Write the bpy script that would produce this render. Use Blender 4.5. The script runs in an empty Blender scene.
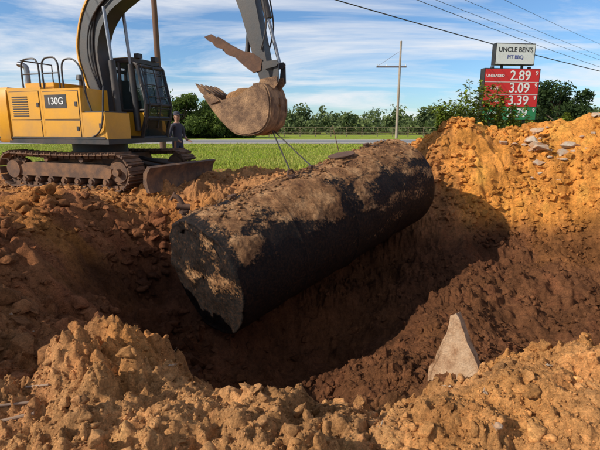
import bpy, bmesh, math, random
import numpy as np
from mathutils import Vector, Matrix, Quaternion
random.seed(4); rng=np.random.RandomState(7)
S=bpy.context.scene
col=S.collection
# ------------------------------------------------------------------ noise
T2=np.random.RandomState(1).rand(256,256)
J1=np.random.RandomState(2).rand(256,256); J2=np.random.RandomState(3).rand(256,256); J3=np.random.RandomState(5).rand(256,256)
T3=np.random.RandomState(6).rand(64,64,64)
def vn(x,y):
    xi=np.floor(x).astype(int); yi=np.floor(y).astype(int); fx=x-xi; fy=y-yi
    fx=fx*fx*fx*(fx*(fx*6-15)+10); fy=fy*fy*fy*(fy*(fy*6-15)+10)
    a=T2[xi&255,yi&255]; b=T2[(xi+1)&255,yi&255]; c=T2[xi&255,(yi+1)&255]; d=T2[(xi+1)&255,(yi+1)&255]
    return ((a*(1-fx)+b*fx)*(1-fy)+(c*(1-fx)+d*fx)*fy)*2-1
def fbm(x,y,o=4,g=.5):
    s=0;a=1
    for k in range(o):
        ca,sa=math.cos(k*1.1+.3),math.sin(k*1.1+.3)
        s=s+a*vn(x*ca-y*sa+k*17.3,x*sa+y*ca+k*9.1); x=x*2.03;y=y*2.03;a*=g
    return s
def ridged(x,y,o=3):
    s=0;a=1
    for k in range(o):
        ca,sa=math.cos(k*1.3+.7),math.sin(k*1.3+.7)
        s=s+a*(1-2*np.abs(vn(x*ca-y*sa+k*7.3,x*sa+y*ca+k*19.1))); x=x*2.1;y=y*2.1;a*=.55
    return s
def vn3(p):
    i=np.floor(p).astype(int); f=p-i; f=f*f*(3-2*f); r=0
    for dx in (0,1):
        for dy in (0,1):
            for dz in (0,1):
                w=(f[:,0] if dx else 1-f[:,0])*(f[:,1] if dy else 1-f[:,1])*(f[:,2] if dz else 1-f[:,2])
                r=r+w*T3[(i[:,0]+dx)&63,(i[:,1]+dy)&63,(i[:,2]+dz)&63]
    return r*2-1
def fbm3(p,o=4):
    s=0;a=1
    for k in range(o):
        s=s+a*vn3(p+k*13.7); p=p*2.1;a*=.5
    return s
def domes(x,y,dens=.6,pw=.5):
    """lumpy clods: blocky bumps at jittered cell centres"""
    x=x+.22*vn(x*2.7,y*2.7);y=y+.22*vn(x*2.7+9,y*2.7+5)
    xi=np.floor(x).astype(int); yi=np.floor(y).astype(int); h=np.zeros_like(x)
    for a in (-1,0,1):
        for b in (-1,0,1):
            cx=(xi+a)&255; cy=(yi+b)&255
            px=xi+a+J1[cx,cy]; py=yi+b+J2[cx,cy]; r=.25+.6*J3[cx,cy]; on=(T2[cy,cx]<dens)
            st=1+.9*(J3[cy,cx]-.5); th=J1[cy,cx]*3.14; ct=np.cos(th);sn=np.sin(th)
            ux=(x-px)*ct+(y-py)*sn; uy=-(x-px)*sn+(y-py)*ct
            d=.5*np.sqrt((ux*st)**2+(uy/st)**2)+.5*np.maximum(np.abs(ux*st),np.abs(uy/st))
            hh=np.maximum(0,1-(d/r)**2.8)**pw*r*(1+.8*(ux*(J2[cy,cx]-.5)*2)/r)
            h=np.maximum(h,np.where(on,hh,0))
    return h
def ss(a,b,x):
    t=np.clip((x-a)/(b-a),0,1); return t*t*(3-2*t)
# ------------------------------------------------------------------ terrain control
CP=[(-12,13,0),(-8,13,0),(-4,13,0),(-1,13,0),(1.5,13,0),(-9,11,0.03),(-6,11,0.03),(-4,11,0.03),(-2,11,0),(0,11,0),
(-8,9.3,0),(-6,9.3,.03),(-4.3,9.2,.03),(-3,9.1,0),(-2.1,9.2,0),(1.2,10.8,0),(0,10,-.05),(-1,9.6,-.05),
(-1.2,8.9,-.2),(-.9,7.8,-1.3),(-1.9,8.2,-.9),(-2.3,7.6,-1.35),(-3,8.3,-.5),(-2.7,7.2,-1.1),(-2.5,6.4,-1.4),(-2,5.6,-1.8),
(-1.4,6.3,-2.1),(.2,7.8,-2.0),(1.5,9.1,-1.3),(2.3,9.9,-.55),(.5,9.2,-.8),(1.5,10.2,-.2),(1.9,8.2,-1.75),(1.0,7.2,-2.25),
(-.4,5.8,-2.5),(.4,6.4,-2.5),(1.0,5.5,-1.8),(2.0,6.4,-1.6),(2.7,7.4,-1.5),(3,8.6,-1.35),(3.3,9.5,-.9),(4.4,9.3,-1.3),(5.5,8.8,-1.25),
(3.3,7,-1.75),(5,7,-1.7),(3.0,5.6,-1.9),(4.8,5.4,-1.85),(1.75,4.6,-1.4),(.6,4.7,-1.8),(-.5,4.6,-2.2),(6.4,6.8,-1.3),
(3.3,11.5,1.1),(4.2,11.6,1.45),(5.3,11.8,1.25),(6.6,11.4,1.4),(7.6,10.6,1.7),(9,9,1.6),(3.0,10.7,.3),
(4.2,10.6,.45),(5.3,10.6,.35),(6.4,10.1,.45),(4.3,9.9,-.8),(5.3,9.75,-1.0),(6.4,9.2,-.95),(7.2,8.2,-.9),(7.4,9.2,.4),
(8.3,7.5,.3),(8.8,5.5,.4),(7.5,6,-.8),(4,13.4,.7),(6,13.6,.7),(4.5,16,0),(8,13.5,.9),(8,17,0),(12,12,.3),(2.2,12,.15),(2.5,11,.3),
(-4.2,8.5,0),(-4.6,7.5,0),(-4.6,6,.02),(-3.6,7.3,-.3),(-3.5,6,-.3),(-2.9,5,-.6),(-2.6,4,-.65),(-2.3,3.1,-.5),(-3.5,4.4,.0),(-3.4,3.2,-.1),(-5,4,.15),
(-1.9,4.4,-1.1),(-1.3,5.2,-1.8),(-1.85,2.6,-.48),(-1.9,3.3,-.7),
(-1.20,3.0,-.26),(-.88,2.8,-.32),(-.3,2.42,-.30),(.17,2.32,-.22),(.6,2.42,-.19),(1.17,2.45,-.15),(1.81,2.5,-.09),(2.6,2.6,-.02),(4,2.7,.1),(5.5,3,.2),
(-1.4,2.2,-.28),(0,1.6,-.30),(1.2,1.7,-.25),(-1.5,1.6,-.27),(-3,1.5,-.15),(3,1.4,-.1),(0,0,-.25),(-3,0,-.1),(3,0,-.1),(0,-2,-.1),(6,0,0),(-6,0,0),
(-1.25,3.8,-.95),(-.3,3.3,-1.15),(.6,3.3,-1.0),(1.3,3.5,-.95),(2.3,3.7,-.9),(3.8,3.9,-.9),(5,4.2,-.9),(7,4,-.2),
(-8,7,0),(-8,4,0),(-8,1,0),(10,2,.1),(12,6,.3),(0,16,0),(-6,16,0),(12,16,0)]
CP=np.array(CP,float)
def U(r2): return np.where(r2>1e-9,.5*r2*np.log(np.maximum(r2,1e-9)),0)
n=len(CP); d2=((CP[:,None,:2]-CP[None,:,:2])**2).sum(2)
K=U(d2)+np.eye(n)*.02; Pm=np.c_[np.ones(n),CP[:,:2]]
A=np.block([[K,Pm],[Pm.T,np.zeros((3,3))]]); W=np.linalg.solve(A,np.r_[CP[:,2],0,0,0])
def tps(x,y):
    r=np.zeros_like(x)+W[n]+W[n+1]*x+W[n+2]*y
    for i in range(n): r=r+W[i]*U((x-CP[i,0])**2+(y-CP[i,1])**2)
    return r
def axis(parts):
    out=[]
    for a,b,s in parts: out+=list(np.arange(a,b,s))
    return np.array(out)
def grow(start,stop,s0,k):
    o=[];x=start;s=s0
    while x<stop: o.append(x); s*=k; x+=s
    o.append(stop); return np.array(o)
xs=np.r_[-grow(9.0,1500,.07,1.16)[::-1],axis([(-8.96,-3,.035),(-3,3,.012),(3,9,.028)]),grow(9.0,1500,.07,1.16)]
ys=np.r_[-grow(.6,60,.1,1.3)[::-1],axis([(-.5,1.3,.12),(1.3,3.4,.011),(3.4,7,.020),(7,13.5,.032)]),grow(13.5,2500,.06,1.12)]
GX,GY=np.meshgrid(xs,ys,indexing='ij'); X=GX.ravel();Y=GY.ravel()
inside=(X>-14)&(X<15)&(Y>-6)&(Y<21)
Z=np.zeros_like(X)
xi=X[inside];yi=Y[inside]
wx=ss(-13,-8.5,xi)*(1-ss(11,14.5,xi)); wy=ss(-5,-1,yi)*(1-ss(15,20,yi)); w=wx*wy
z=tps(xi+.10*fbm(xi*1.3,yi*1.3,2),yi+.12*fbm(xi*1.3+9,yi*1.3+5,2))
z=np.clip(z,-2.8,2.0)
flat=np.maximum(ss(12.5,14.5,yi)*(1-ss(2.5,4,xi)),(1-ss(-4.6,-3.6,xi))*ss(8.3,9.3,yi)*1.0)
rough=1-.75*flat
fg=1-ss(3.2,4.5,yi)
z=z*w
nz=.13*fbm(xi*.9,yi*.9,4)+.05*fbm(xi*3.3+4,yi*3.3,3)
cl=.13*domes(xi*2.2,yi*2.2,.35)+.10*domes(xi*4.5+7,yi*4.5,.45)+.06*domes(xi*9.5,yi*9.5+3,.5)+.034*domes(xi*19,yi*19+3,.62)+.018*domes(xi*36,yi*36+3,.7)*(1-ss(3.4,5,yi))
fine=.014*fbm(xi*17,yi*17,3)+.014*ridged(xi*9,yi*9,3)+.006*fbm(xi*50,yi*50,2)*fg
patch=.4+.9*ss(-.35,.5,fbm(xi*.7+40,yi*.7+12,3))
wall=ss(2.6,3.6,xi)*ss(9.2,9.9,yi)*(1-ss(11.3,11.9,yi))
wx2=xi+.35*fbm(xi*1.1+3,yi*1.1,2)
z+=wall*(.15*vn(wx2*1.7+.5*yi,yi*.5)+.05*ridged(wx2*2.7,yi*1.6+.4*xi,3)-.02)
bank=(1-ss(-2.4,-1.6,xi))*(1-ss(8.2,8.9,yi))*ss(3.2,4,yi)
z+=bank*(.09*vn((xi*.45+yi*.9)*3.6,(xi-yi)*.5)+.05*ridged((xi*.45+yi*.9)*5,(xi-yi)*.9,2))
z+=w*rough*(nz+(cl-.03)*patch*(.8+.3*fg)*(1-.15*wall)+fine)
Z[inside]=z
gm=ss(13.6,16.5,Y+1.2*fbm(X*.5,Y*.5,3))*1.0
gm=np.where((X>2.5)&(Y<17),gm*ss(15,17,Y),gm)
gm=np.maximum(gm,ss(15,17,np.abs(X+1)))
Z+=np.where(Y>200,0,1)*.03*gm*fbm(X*.6,Y*.6,2)
ZG=Z.reshape(GX.shape)
def hgt(x,y):
    x=np.asarray(x,float);y=np.asarray(y,float)
    i=np.clip(np.searchsorted(xs,x)-1,0,len(xs)-2); j=np.clip(np.searchsorted(ys,y)-1,0,len(ys)-2)
    fx=(x-xs[i])/(xs[i+1]-xs[i]); fy=(y-ys[j])/(ys[j+1]-ys[j])
    return (ZG[i,j]*(1-fx)+ZG[i+1,j]*fx)*(1-fy)+(ZG[i,j+1]*(1-fx)+ZG[i+1,j+1]*fx)*fy
def h1(x,y): return float(hgt(np.array([x]),np.array([y]))[0])
def soilcol(x,y,z):
    tan=np.array([.76,.375,.145]);orange=np.array([.84,.34,.068]);dark=np.array([.10,.038,.018]);red=np.array([.32,.112,.046])
    n1=fbm(x*.8+3,y*.8,3); n2=fbm(x*2.6,y*2.6+8,3); n3=fbm(x*7+5,y*7,3)
    c=tan[None,:]*np.ones((len(x),1))
    def mixc(c,k,m): m=np.clip(m,0,1)[:,None]; return c*(1-m)+k[None,:]*m
    c=mixc(c,red,ss(-1.0,.6,-x-1.75+.5*n1+.4*ss(2.6,3.6,y))*(.7+.3*n2)*ss(1.9,3.2,y+.4*n1+.5*ss(1.3,1.9,-x)))
    c=mixc(c,red,ss(3.6,5,y)*.65)
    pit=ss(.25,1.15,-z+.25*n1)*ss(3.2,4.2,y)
    c=mixc(c,dark,ss(.1,.9,n2-.1)*.5*ss(2.5,6,y))
    c=mixc(c,red,ss(.2,1.0,n3+.3*n2)*.40)
    c=mixc(c,orange,ss(2.8,3.9,x+.3*n1)*ss(-1.1,-.3,z+.2*n1)*ss(9,9.8,y)*(.95+.1*n2-.3*n3))
    c=mixc(c,tan,ss(7.8,9.5,y)*(1-ss(1.8,3,x))*ss(-.3,0,z)*.5)
    c=mixc(c,orange,ss(.0,.8,n1)*.4)
    # damp subsoil plus pit shade painted into the colour: very dark under the tank, redder towards the open right-hand side
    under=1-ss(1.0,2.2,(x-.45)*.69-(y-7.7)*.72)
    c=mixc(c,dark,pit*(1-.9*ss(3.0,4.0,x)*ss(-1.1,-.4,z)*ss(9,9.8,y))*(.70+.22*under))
    return np.clip(c*(1+.20*n2[:,None]+.10*n3[:,None]),.01,.85)
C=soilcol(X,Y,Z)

def npmesh(name,V,F,mats,attrs=None,smooth=True,parent=None,matidx=None):
    me=bpy.data.meshes.new(name); V=np.asarray(V,dtype=np.float32);F=np.asarray(F,dtype=np.int32)
    k=F.shape[1]; me.vertices.add(len(V)); me.vertices.foreach_set('co',V.ravel())
    me.loops.add(F.size); me.loops.foreach_set('vertex_index',F.ravel())
    me.polygons.add(len(F)); me.polygons.foreach_set('loop_start',np.arange(0,F.size,k,dtype=np.int32))
    me.polygons.foreach_set('loop_total',np.full(len(F),k,dtype=np.int32))
    if smooth: me.polygons.foreach_set('use_smooth',np.ones(len(F),dtype=bool))
    for m in mats: me.materials.append(m)
    if matidx is not None: me.polygons.foreach_set('material_index',np.asarray(matidx,dtype=np.int32))
    me.update(calc_edges=True)
    for an,(ty,data) in (attrs or {}).items():
        a=me.attributes.new(an,ty,'POINT')
        if ty=='FLOAT': a.data.foreach_set('value',np.asarray(data,dtype=np.float32).ravel())
        else: a.data.foreach_set('color',np.c_[data,np.ones(len(data))].astype(np.float32).ravel())
    o=bpy.data.objects.new(name,me); col.objects.link(o)
    if parent: o.parent=parent
    return o
# ------------------------------------------------------------------ materials
class NT:
    def __init__(s,name):
        s.m=bpy.data.materials.new(name); s.m.use_nodes=True; s.t=s.m.node_tree; s.b=s.t.nodes['Principled BSDF']
    def n(s,ty,**k):
        x=s.t.nodes.new(ty)
        for a,v in k.items(): setattr(x,a,v)
        return x
    def l(s,a,b): s.t.links.new(a,b)
    def pos(s): return s.n('ShaderNodeNewGeometry').outputs['Position']
    def obj(s): return s.n('ShaderNodeTexCoord').outputs['Object']
    def noise(s,vec,scale,detail=6,rough=.6):
        x=s.n('ShaderNodeTexNoise'); x.inputs['Scale'].default_value=scale;x.inputs['Detail'].default_value=detail;x.inputs['Roughness'].default_value=rough
        s.l(vec,x.inputs['Vector']); return x.outputs['Fac']
    def ramp(s,f,stops):
        r=s.n('ShaderNodeValToRGB'); e=r.color_ramp.elements
        while len(e)<len(stops): e.new(.5)
        for k,(p,c) in enumerate(stops):
            e[k].position=p; e[k].color=(c,c,c,1) if not hasattr(c,'__len__') else (*c,1)
        s.l(f,r.inputs['Fac']); return r.outputs['Color']
    def mix(s,f,a,b,mode='MIX'):
        m=s.n('ShaderNodeMix',data_type='RGBA',blend_type=mode)
        for sock,v in ((m.inputs[0],f),(m.inputs[6],a),(m.inputs[7],b)):
            if isinstance(v,bpy.types.NodeSocket): s.l(v,sock)
            elif hasattr(v,'__len__'): sock.default_value=(*v,1)
            else: sock.default_value=v if sock==m.inputs[0] else (v,v,v,1)
        return m.outputs[2]
    def math(s,op,a,b=0):
        m=s.n('ShaderNodeMath',operation=op)
        for sock,v in ((m.inputs[0],a),(m.inputs[1],b)):
            if isinstance(v,bpy.types.NodeSocket): s.l(v,sock)
            else: sock.default_value=v
        return m.outputs[0]
    def bump(s,h,dist,strength=1,prev=None):
        b=s.n('ShaderNodeBump'); b.inputs['Distance'].default_value=dist;b.inputs['Strength'].default_value=strength
        s.l(h,b.inputs['Height'])
        if prev: s.l(prev,b.inputs['Normal'])
        return b.outputs['Normal']
    def out(s,c=None,r=None,nrm=None,metal=None):
        for k,v in (('Base Color',c),('Roughness',r),('Normal',nrm),('Metallic',metal)):
            if v is None: continue
            if isinstance(v,bpy.types.NodeSocket): s.l(v,s.b.inputs[k])
            elif hasattr(v,'__len__'): s.b.inputs[k].default_value=(*v,1)
            else: s.b.inputs[k].default_value=v
        return s.m
def simple(name,c,r=.6,metal=0,dirt=.35,dcol=(.2,.1,.05),scale=3,bump=.002,spec=None,low=None):
    t=NT(name); p=t.obj(); f=t.noise(p,scale,8,.65); f2=t.noise(p,scale*14,4,.6)
    m=t.ramp(f,[(.42,0),(.68,1)]); m=t.math('MULTIPLY',m,dirt)
    if low:
        sp_=t.n('ShaderNodeSeparateXYZ');t.l(p,sp_.inputs[0])
        g_=t.math('MULTIPLY',t.math('SUBTRACT',low,sp_.outputs[2]),1.4);g_=t.math('MAXIMUM',t.math('MULTIPLY',g_,t.math('ADD',f,.1)),0)
        m=t.math('MINIMUM',t.math('ADD',m,g_),.85)
    cc=t.mix(m,c,dcol); cc=t.mix(t.math('MULTIPLY',f2,.35),cc,tuple(v*.6 for v in c))
    if spec is not None: t.b.inputs['Specular IOR Level'].default_value=spec
    rr=t.math('ADD',t.math('MULTIPLY',f,.3),r-.12)
    return t.out(cc,rr,t.bump(f2,bump,.6),metal)
def soil(name):
    t=NT(name); p=t.pos()
    a=t.n('ShaderNodeAttribute',attribute_name='col').outputs['Color']
    f1=t.noise(p,2.2,8,.7);f2=t.noise(p,17,8,.75);f3=t.noise(p,80,5,.75)
    vo=t.n('ShaderNodeTexVoronoi');vo.inputs['Scale'].default_value=55;vo.inputs['Randomness'].default_value=1;t.l(p,vo.inputs['Vector'])
    v1=t.ramp(f1,[(.3,.6),(.7,1.3)]); v2=t.ramp(f2,[(.3,.5),(.5,1.0),(.72,1.4)]); v3=t.ramp(f3,[(.3,.6),(.7,1.35)])
    c=t.mix(1,a,v1,'MULTIPLY'); c=t.mix(1,c,v2,'MULTIPLY'); c=t.mix(1,c,v3,'MULTIPLY')
    b=t.bump(f3,.02,.9); b=t.bump(vo.outputs['Distance'],-.010,.6,b); b=t.bump(f2,.07,.75,b)
    t.b.inputs['Specular IOR Level'].default_value=.12
    return t,c,b
t,c,b=soil('soil_and_grass')
g=t.n('ShaderNodeAttribute',attribute_name='grass').outputs['Fac']
p=t.pos(); gn=t.noise(p,.35,6,.6); gn2=t.noise(p,6,4,.7)
gc=t.ramp(gn,[(.3,(.17,.23,.02)),(.5,(.26,.32,.035)),(.72,(.38,.36,.075))])
gc=t.mix(1,gc,t.ramp(gn2,[(.3,.6),(.7,1.35)]),'MULTIPLY')
M_ground=t.out(t.mix(g,c,gc),.95,b)
t,c,b=soil('clod_soil'); M_clod=t.out(c,.95,b)
ni,nj=GX.shape; ii,jj=np.meshgrid(np.arange(ni-1),np.arange(nj-1),indexing='ij'); q=(ii*nj+jj).ravel()
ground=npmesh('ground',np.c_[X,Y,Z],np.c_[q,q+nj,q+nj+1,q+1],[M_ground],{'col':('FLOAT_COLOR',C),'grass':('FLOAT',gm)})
# ------------------------------------------------------------------ clods
def ico(sub):
    bm=bmesh.new(); bmesh.ops.create_icosphere(bm,subdivisions=sub,radius=1); bm.verts.ensure_lookup_table()
    v=np.array([x.co[:] for x in bm.verts]); f=np.array([[q.index for q in x.verts] for x in bm.faces]); bm.free(); return v,f
IV,IF=ico(3); LV,LF=ico(1); MV,MF=ico(2)
def variants(V0,K,detail):
    out=[]
    for _ in range(K):
        v=V0*(1+.35*vn3(V0*1.3+rng.rand(3)*50)[:,None])
        for k in range(7):
            nrm=rng.randn(3);nrm/=np.linalg.norm(nrm); d=v@nrm; v=v-np.maximum(0,d-(.42+.3*rng.rand()))[:,None]*nrm
        if detail: v=v*(1+.16*vn3(V0*3.1+rng.rand(3)*50)[:,None]+.12*vn3(V0*7+rng.rand(3)*50)[:,None])
        out.append(v*(1.3,.9+.4*rng.rand(),.7+.4*rng.rand()))
    return np.array(out)
def scatter(px,py,pr,V0,F0,name,mat,sink=.35,bright=1.0,flatz=.8,detail=False):
    N=len(px);pz=hgt(px,py);VR=variants(V0,40,detail)[rng.randint(0,40,N)]
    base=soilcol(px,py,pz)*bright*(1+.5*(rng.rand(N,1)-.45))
    q=rng.randn(N,4);q/=np.linalg.norm(q,axis=1)[:,None];a,b,c,d=q.T
    R=np.stack([np.stack([1-2*(c*c+d*d),2*(b*c-a*d),2*(b*d+a*c)],1),np.stack([2*(b*c+a*d),1-2*(b*b+d*d),2*(c*d-a*b)],1),np.stack([2*(b*d-a*c),2*(c*d+a*b),1-2*(b*b+c*c)],1)],1)
    V=np.einsum('nij,nvj->nvi',R,VR)*pr[:,None,None]*np.array([1,1,flatz])
    V+=np.stack([px,py,pz+pr*(.5-sink)],1)[:,None,:]
    F=(F0[None]+np.arange(N)[:,None,None]*len(V0)).reshape(-1,3)
    return npmesh(name,V.reshape(-1,3),F,[mat],{'col':('FLOAT_COLOR',np.repeat(base,len(V0),0))},smooth=False)
def region(N,x0,x1,y0,y1,r0,r1,pw=3,thr=.0):
    x=rng.uniform(x0,x1,N*3);y=rng.uniform(y0,y1,N*3)
    k=fbm(x*1.1+40,y*1.1+12,3)+.5*rng.rand(N*3)>thr
    x=x[k][:N];y=y[k][:N]; r=r0+(r1-r0)*rng.rand(len(x))**pw
    return x,y,r
A1=[region(38000,-2.6,2.8,1.4,3.5,.0022,.012,2.2,-.25),region(900,-2.4,3,1.5,3.5,.010,.055,3.0),region(9000,-4.5,4,3,6,.004,.03,3),region(1300,-5,-1.3,3.2,8.8,.015,.15,3.5),
    region(7000,1,7.5,3.8,10,.006,.05,4),region(4000,2.8,8.5,9.4,12.3,.008,.09,4.5),region(4000,-9,1.5,8.6,12.8,.008,.06,3.5),region(260,-3,1,5,8.5,.02,.09,2)]
px=np.concatenate([a[0] for a in A1]);py=np.concatenate([a[1] for a in A1]);pr=np.concatenate([a[2] for a in A1])
s1=pr<=.016;s3=pr>.035;s2=~s1&~s3
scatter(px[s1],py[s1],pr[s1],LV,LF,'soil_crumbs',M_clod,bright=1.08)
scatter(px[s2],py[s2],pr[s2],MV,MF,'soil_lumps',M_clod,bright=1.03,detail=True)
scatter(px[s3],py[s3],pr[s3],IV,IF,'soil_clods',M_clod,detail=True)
# ------------------------------------------------------------------ helpers
def empty(name,loc=(0,0,0),rz=0):
    o=bpy.data.objects.new(name,None); o.location=loc;o.rotation_euler=(0,0,rz);col.objects.link(o);return o
def fin(bm,name,mat,parent=None,bev=0,smooth=False,seg=2):
    if bev: 
        ed=[e for e in bm.edges if len(e.link_faces)==2 and e.calc_face_angle(0)>.5]
        bmesh.ops.bevel(bm,geom=ed,offset=bev,segments=seg,affect='EDGES',profile=.6)
    bmesh.ops.recalc_face_normals(bm,faces=bm.faces)
    me=bpy.data.meshes.new(name);bm.to_mesh(me);bm.free();me.materials.append(mat)
    if smooth:
        for p_ in me.polygons:p_.use_smooth=True
        try: me.set_sharp_from_angle(angle=math.radians(40))
        except Exception: pass
    o=bpy.data.objects.new(name,me);col.objects.link(o)
    if parent:o.parent=parent
    return o
def addbox(bm,x0,x1,y0,y1,z0,z1,M=None):
    vs=[bm.verts.new((x,y,z)) for x in(x0,x1) for y in(y0,y1) for z in(z0,z1)]
    for f in ((0,1,3,2),(4,6,7,5),(0,4,5,1),(2,3,7,6),(0,2,6,4),(1,5,7,3)): bm.faces.new([vs[i] for i in f])
    if M is not None:
        for v in vs:v.co=M@v.co
def box(name,x0,x1,y0,y1,z0,z1,mat,parent=None,bev=.01,M=None):
    bm=bmesh.new();addbox(bm,x0,x1,y0,y1,z0,z1,M);return fin(bm,name,mat,parent,bev,True)
def addtube(bm,pts,r,seg=10,closed=False):
    pts=[Vector(p) for p in pts];rs=r if hasattr(r,'__len__') else [r]*len(pts);rings=[]
    N=len(pts); up=None
    for i,p in enumerate(pts):
        if closed: d=(pts[(i+1)%N]-pts[i-1])
        else: d=(pts[min(i+1,N-1)]-pts[max(i-1,0)])
        d.normalize()
        if up is None:
            up=Vector((0,0,1)) if abs(d.z)<.9 else Vector((1,0,0))
        a=d.cross(up); a.normalize(); b_=a.cross(d); b_.normalize(); up=b_
        rings.append([bm.verts.new(p+(a*math.cos(t)+b_*math.sin(t))*rs[i]) for t in [2*math.pi*k/seg for k in range(seg)]])
    for i in range(N if closed else N-1):
        A_,B_=rings[i],rings[(i+1)%N]
        for k in range(seg): bm.faces.new((A_[k],A_[(k+1)%seg],B_[(k+1)%seg],B_[k]))
    if not closed:
        bm.faces.new(rings[0][::-1]);bm.faces.new(rings[-1])
def tube(name,pts,r,mat,parent=None,seg=10,closed=False):
    bm=bmesh.new();addtube(bm,pts,r,seg,closed);return fin(bm,name,mat,parent,0,True)
def addprism(bm,prof,y0,y1):
    a=[bm.verts.new((x,y0,z)) for x,z in prof];b_=[bm.verts.new((x,y1,z)) for x,z in prof]
    n_=len(prof);bm.faces.new(a);bm.faces.new(b_[::-1])
    for i in range(n_): bm.faces.new((a[i],b_[i],b_[(i+1)%n_],a[(i+1)%n_]))
def prism(name,prof,y0,y1,mat,parent=None,bev=.01):
    bm=bmesh.new();addprism(bm,prof,y0,y1);return fin(bm,name,mat,parent,bev,True)
def smoothpts(P,n_=6):
    P=[Vector(p) for p in P];out=[]
    for i in range(len(P)-1):
        p0=P[max(i-1,0)];p1=P[i];p2=P[i+1];p3=P[min(i+2,len(P)-1)]
        for k in range(n_):
            t_=k/n_;out.append(.5*((2*p1)+(-p0+p2)*t_+(2*p0-5*p1+4*p2-p3)*t_*t_+(-p0+3*p1-3*p2+p3)*t_**3))
    out.append(P[-1]);return out
def text(name,body,loc,rot,size,mat,parent,ext=.003,align='CENTER'):
    cu=bpy.data.curves.new(name,'FONT');cu.body=body;cu.size=size;cu.extrude=ext;cu.align_x=align;cu.align_y='CENTER';cu.offset=size*.012
    cu.materials.append(mat);o=bpy.data.objects.new(name,cu);o.location=loc;o.rotation_euler=rot;col.objects.link(o);o.parent=parent;return o
MY=simple('machine_yellow',(.74,.34,.010),.42,0,.36,(.36,.2,.07),1.7,.001,low=1.6)
MB=simple('machine_black',(.018,.018,.02),.5,0,.45,(.14,.08,.045),3)
MG=simple('boom_grey',(.030,.029,.030),.5,0,.45,(.13,.08,.045),2.0)
MT=simple('track_steel',(.11,.06,.037),.85,.0,.95,(.30,.145,.065),4,.012)
MC=simple('cylinder_chrome',(.30,.30,.31),.35,1,.4)
MD=simple('bucket_dirt_steel',(.14,.075,.04),.85,.0,1.0,(.52,.30,.15),3.2,.03)
MW=simple('white_paint',(.75,.75,.72),.5,0,.15,(.4,.35,.3))
MR=simple('rust_steel',(.10,.05,.03),.8,.2,.7,(.22,.11,.06),6,.004)
t=NT('cab_glass');t.b.inputs['Alpha'].default_value=.45;MGl=t.out((.02,.035,.035),.04)
# ------------------------------------------------------------------ excavator
EX=empty('excavator',(-4.8,11.0,.04),math.radians(-20))
def track(side):
    yc=side*1.0;w=.25;r=.36;L=1.46;zc=.40
    per=4*L+2*math.pi*r;N=46;bm=bmesh.new()
    for k in range(N):
        s=per*k/N
        if s<2*L: x=-L+s;z=zc-r;a=0
        elif s<2*L+math.pi*r: a=(s-2*L)/r;x=L+r*math.sin(a);z=zc-r*math.cos(a)
        elif s<4*L+math.pi*r: x=L-(s-2*L-math.pi*r);sg=(x/L);z=zc+r-.035*(1-sg*sg);a=math.pi
        else: a=math.pi+(s-4*L-math.pi*r)/r;x=-L+r*math.sin(a);z=zc-r*math.cos(a)
        M=Matrix.Translation((x,yc,z))@Matrix.Rotation(-a,4,'Y')
        addbox(bm,-.078,.078,-w,w,-.028,0,M);addbox(bm,-.07,-.045,-w,w,-.06,-.028,M);addbox(bm,.0,.02,-w,w,-.05,-.028,M)
        addbox(bm,-.085,.05,-.10,-.05,0,.07,M);addbox(bm,-.085,.05,.05,.10,0,.07,M)
    fin(bm,'track_chain',MT,EX)
    bm=bmesh.new()
    def cyl(x,z,r_,y0,y1,seg=20):
        addtube(bm,[(x,y0,z),(x,y1,z)],r_,seg)
    for k in range(7): 
        x=-1.15+k*.385;cyl(x,zc-r+.14,.085,yc-.17,yc+.17);cyl(x,zc-r+.14,.05,yc-.21,yc+.21)
    for x in(-.5,.5):cyl(x,zc+r-.12,.06,yc-.14,yc+.14)
    cyl(L,zc,.28,yc-.05,yc+.05,28);cyl(L,zc,.22,yc-.10,yc+.10,28);cyl(L,zc,.08,yc-.2,yc+.2)
    cyl(-L,zc,.25,yc-.05,yc+.05,28);cyl(-L,zc,.2,yc-.2,yc+.2,28)
    for k in range(16):
        a=k/16*6.283;M=Matrix.Translation((-L,yc,zc))@Matrix.Rotation(a,4,'Y');addbox(bm,.24,.30,-.04,.04,-.03,.03,M)
    addprism(bm,[(-1.3,zc-.14),(1.25,zc-.14),(1.32,zc-.05),(1.32,zc+.06),(1.0,zc+.14),(-1.0,zc+.16),(-1.3,zc+.08)],yc-.16,yc+.16)
    fin(bm,'track_rollers_frame',MT,EX,0,True)
for s in(-1,1):track(s)
N=900;lx=rng.uniform(-1.9,2.0,N);ly=np.where(rng.rand(N)<.5,-1,1)*1.0+rng.randn(N)*.22
wxp=-4.8+lx*math.cos(-.349)-ly*math.sin(-.349);wyp=11.0+lx*math.sin(-.349)+ly*math.cos(-.349)
scatter(wxp,wyp,.015+.07*rng.rand(N)**3,MV,MF,'track_soil',M_clod,sink=.1,detail=True)
prism('carbody',[(-.9,.3),(.9,.3),(.75,.72),(-.75,.72)],-.85,.85,MT,EX,.02)
tube('slew_ring',[(0,0,.70),(0,0,.98)],.62,MB,EX,36)
bl=[(2.28,.02),(2.36,.02),(2.31,.14),(2.29,.28),(2.32,.42),(2.40,.53),(2.33,.56),(2.22,.42),(2.20,.2)]
prism('dozer_blade',bl,-1.27,1.27,MT,EX,.006)
for y in(-.5,.5):
    tube('blade_arm',[(.9,y,.42),(2.24,y,.25)],.07,MT,EX,8);tube('blade_cylinder',[(.9,y*.5,.62),(2.22,y*.5,.42)],.045,MB,EX,10)
box('house_deck',-1.45,1.36,-1.2,1.2,.98,1.08,MB,EX,.02)
bm=bmesh.new();pl=[]
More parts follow.
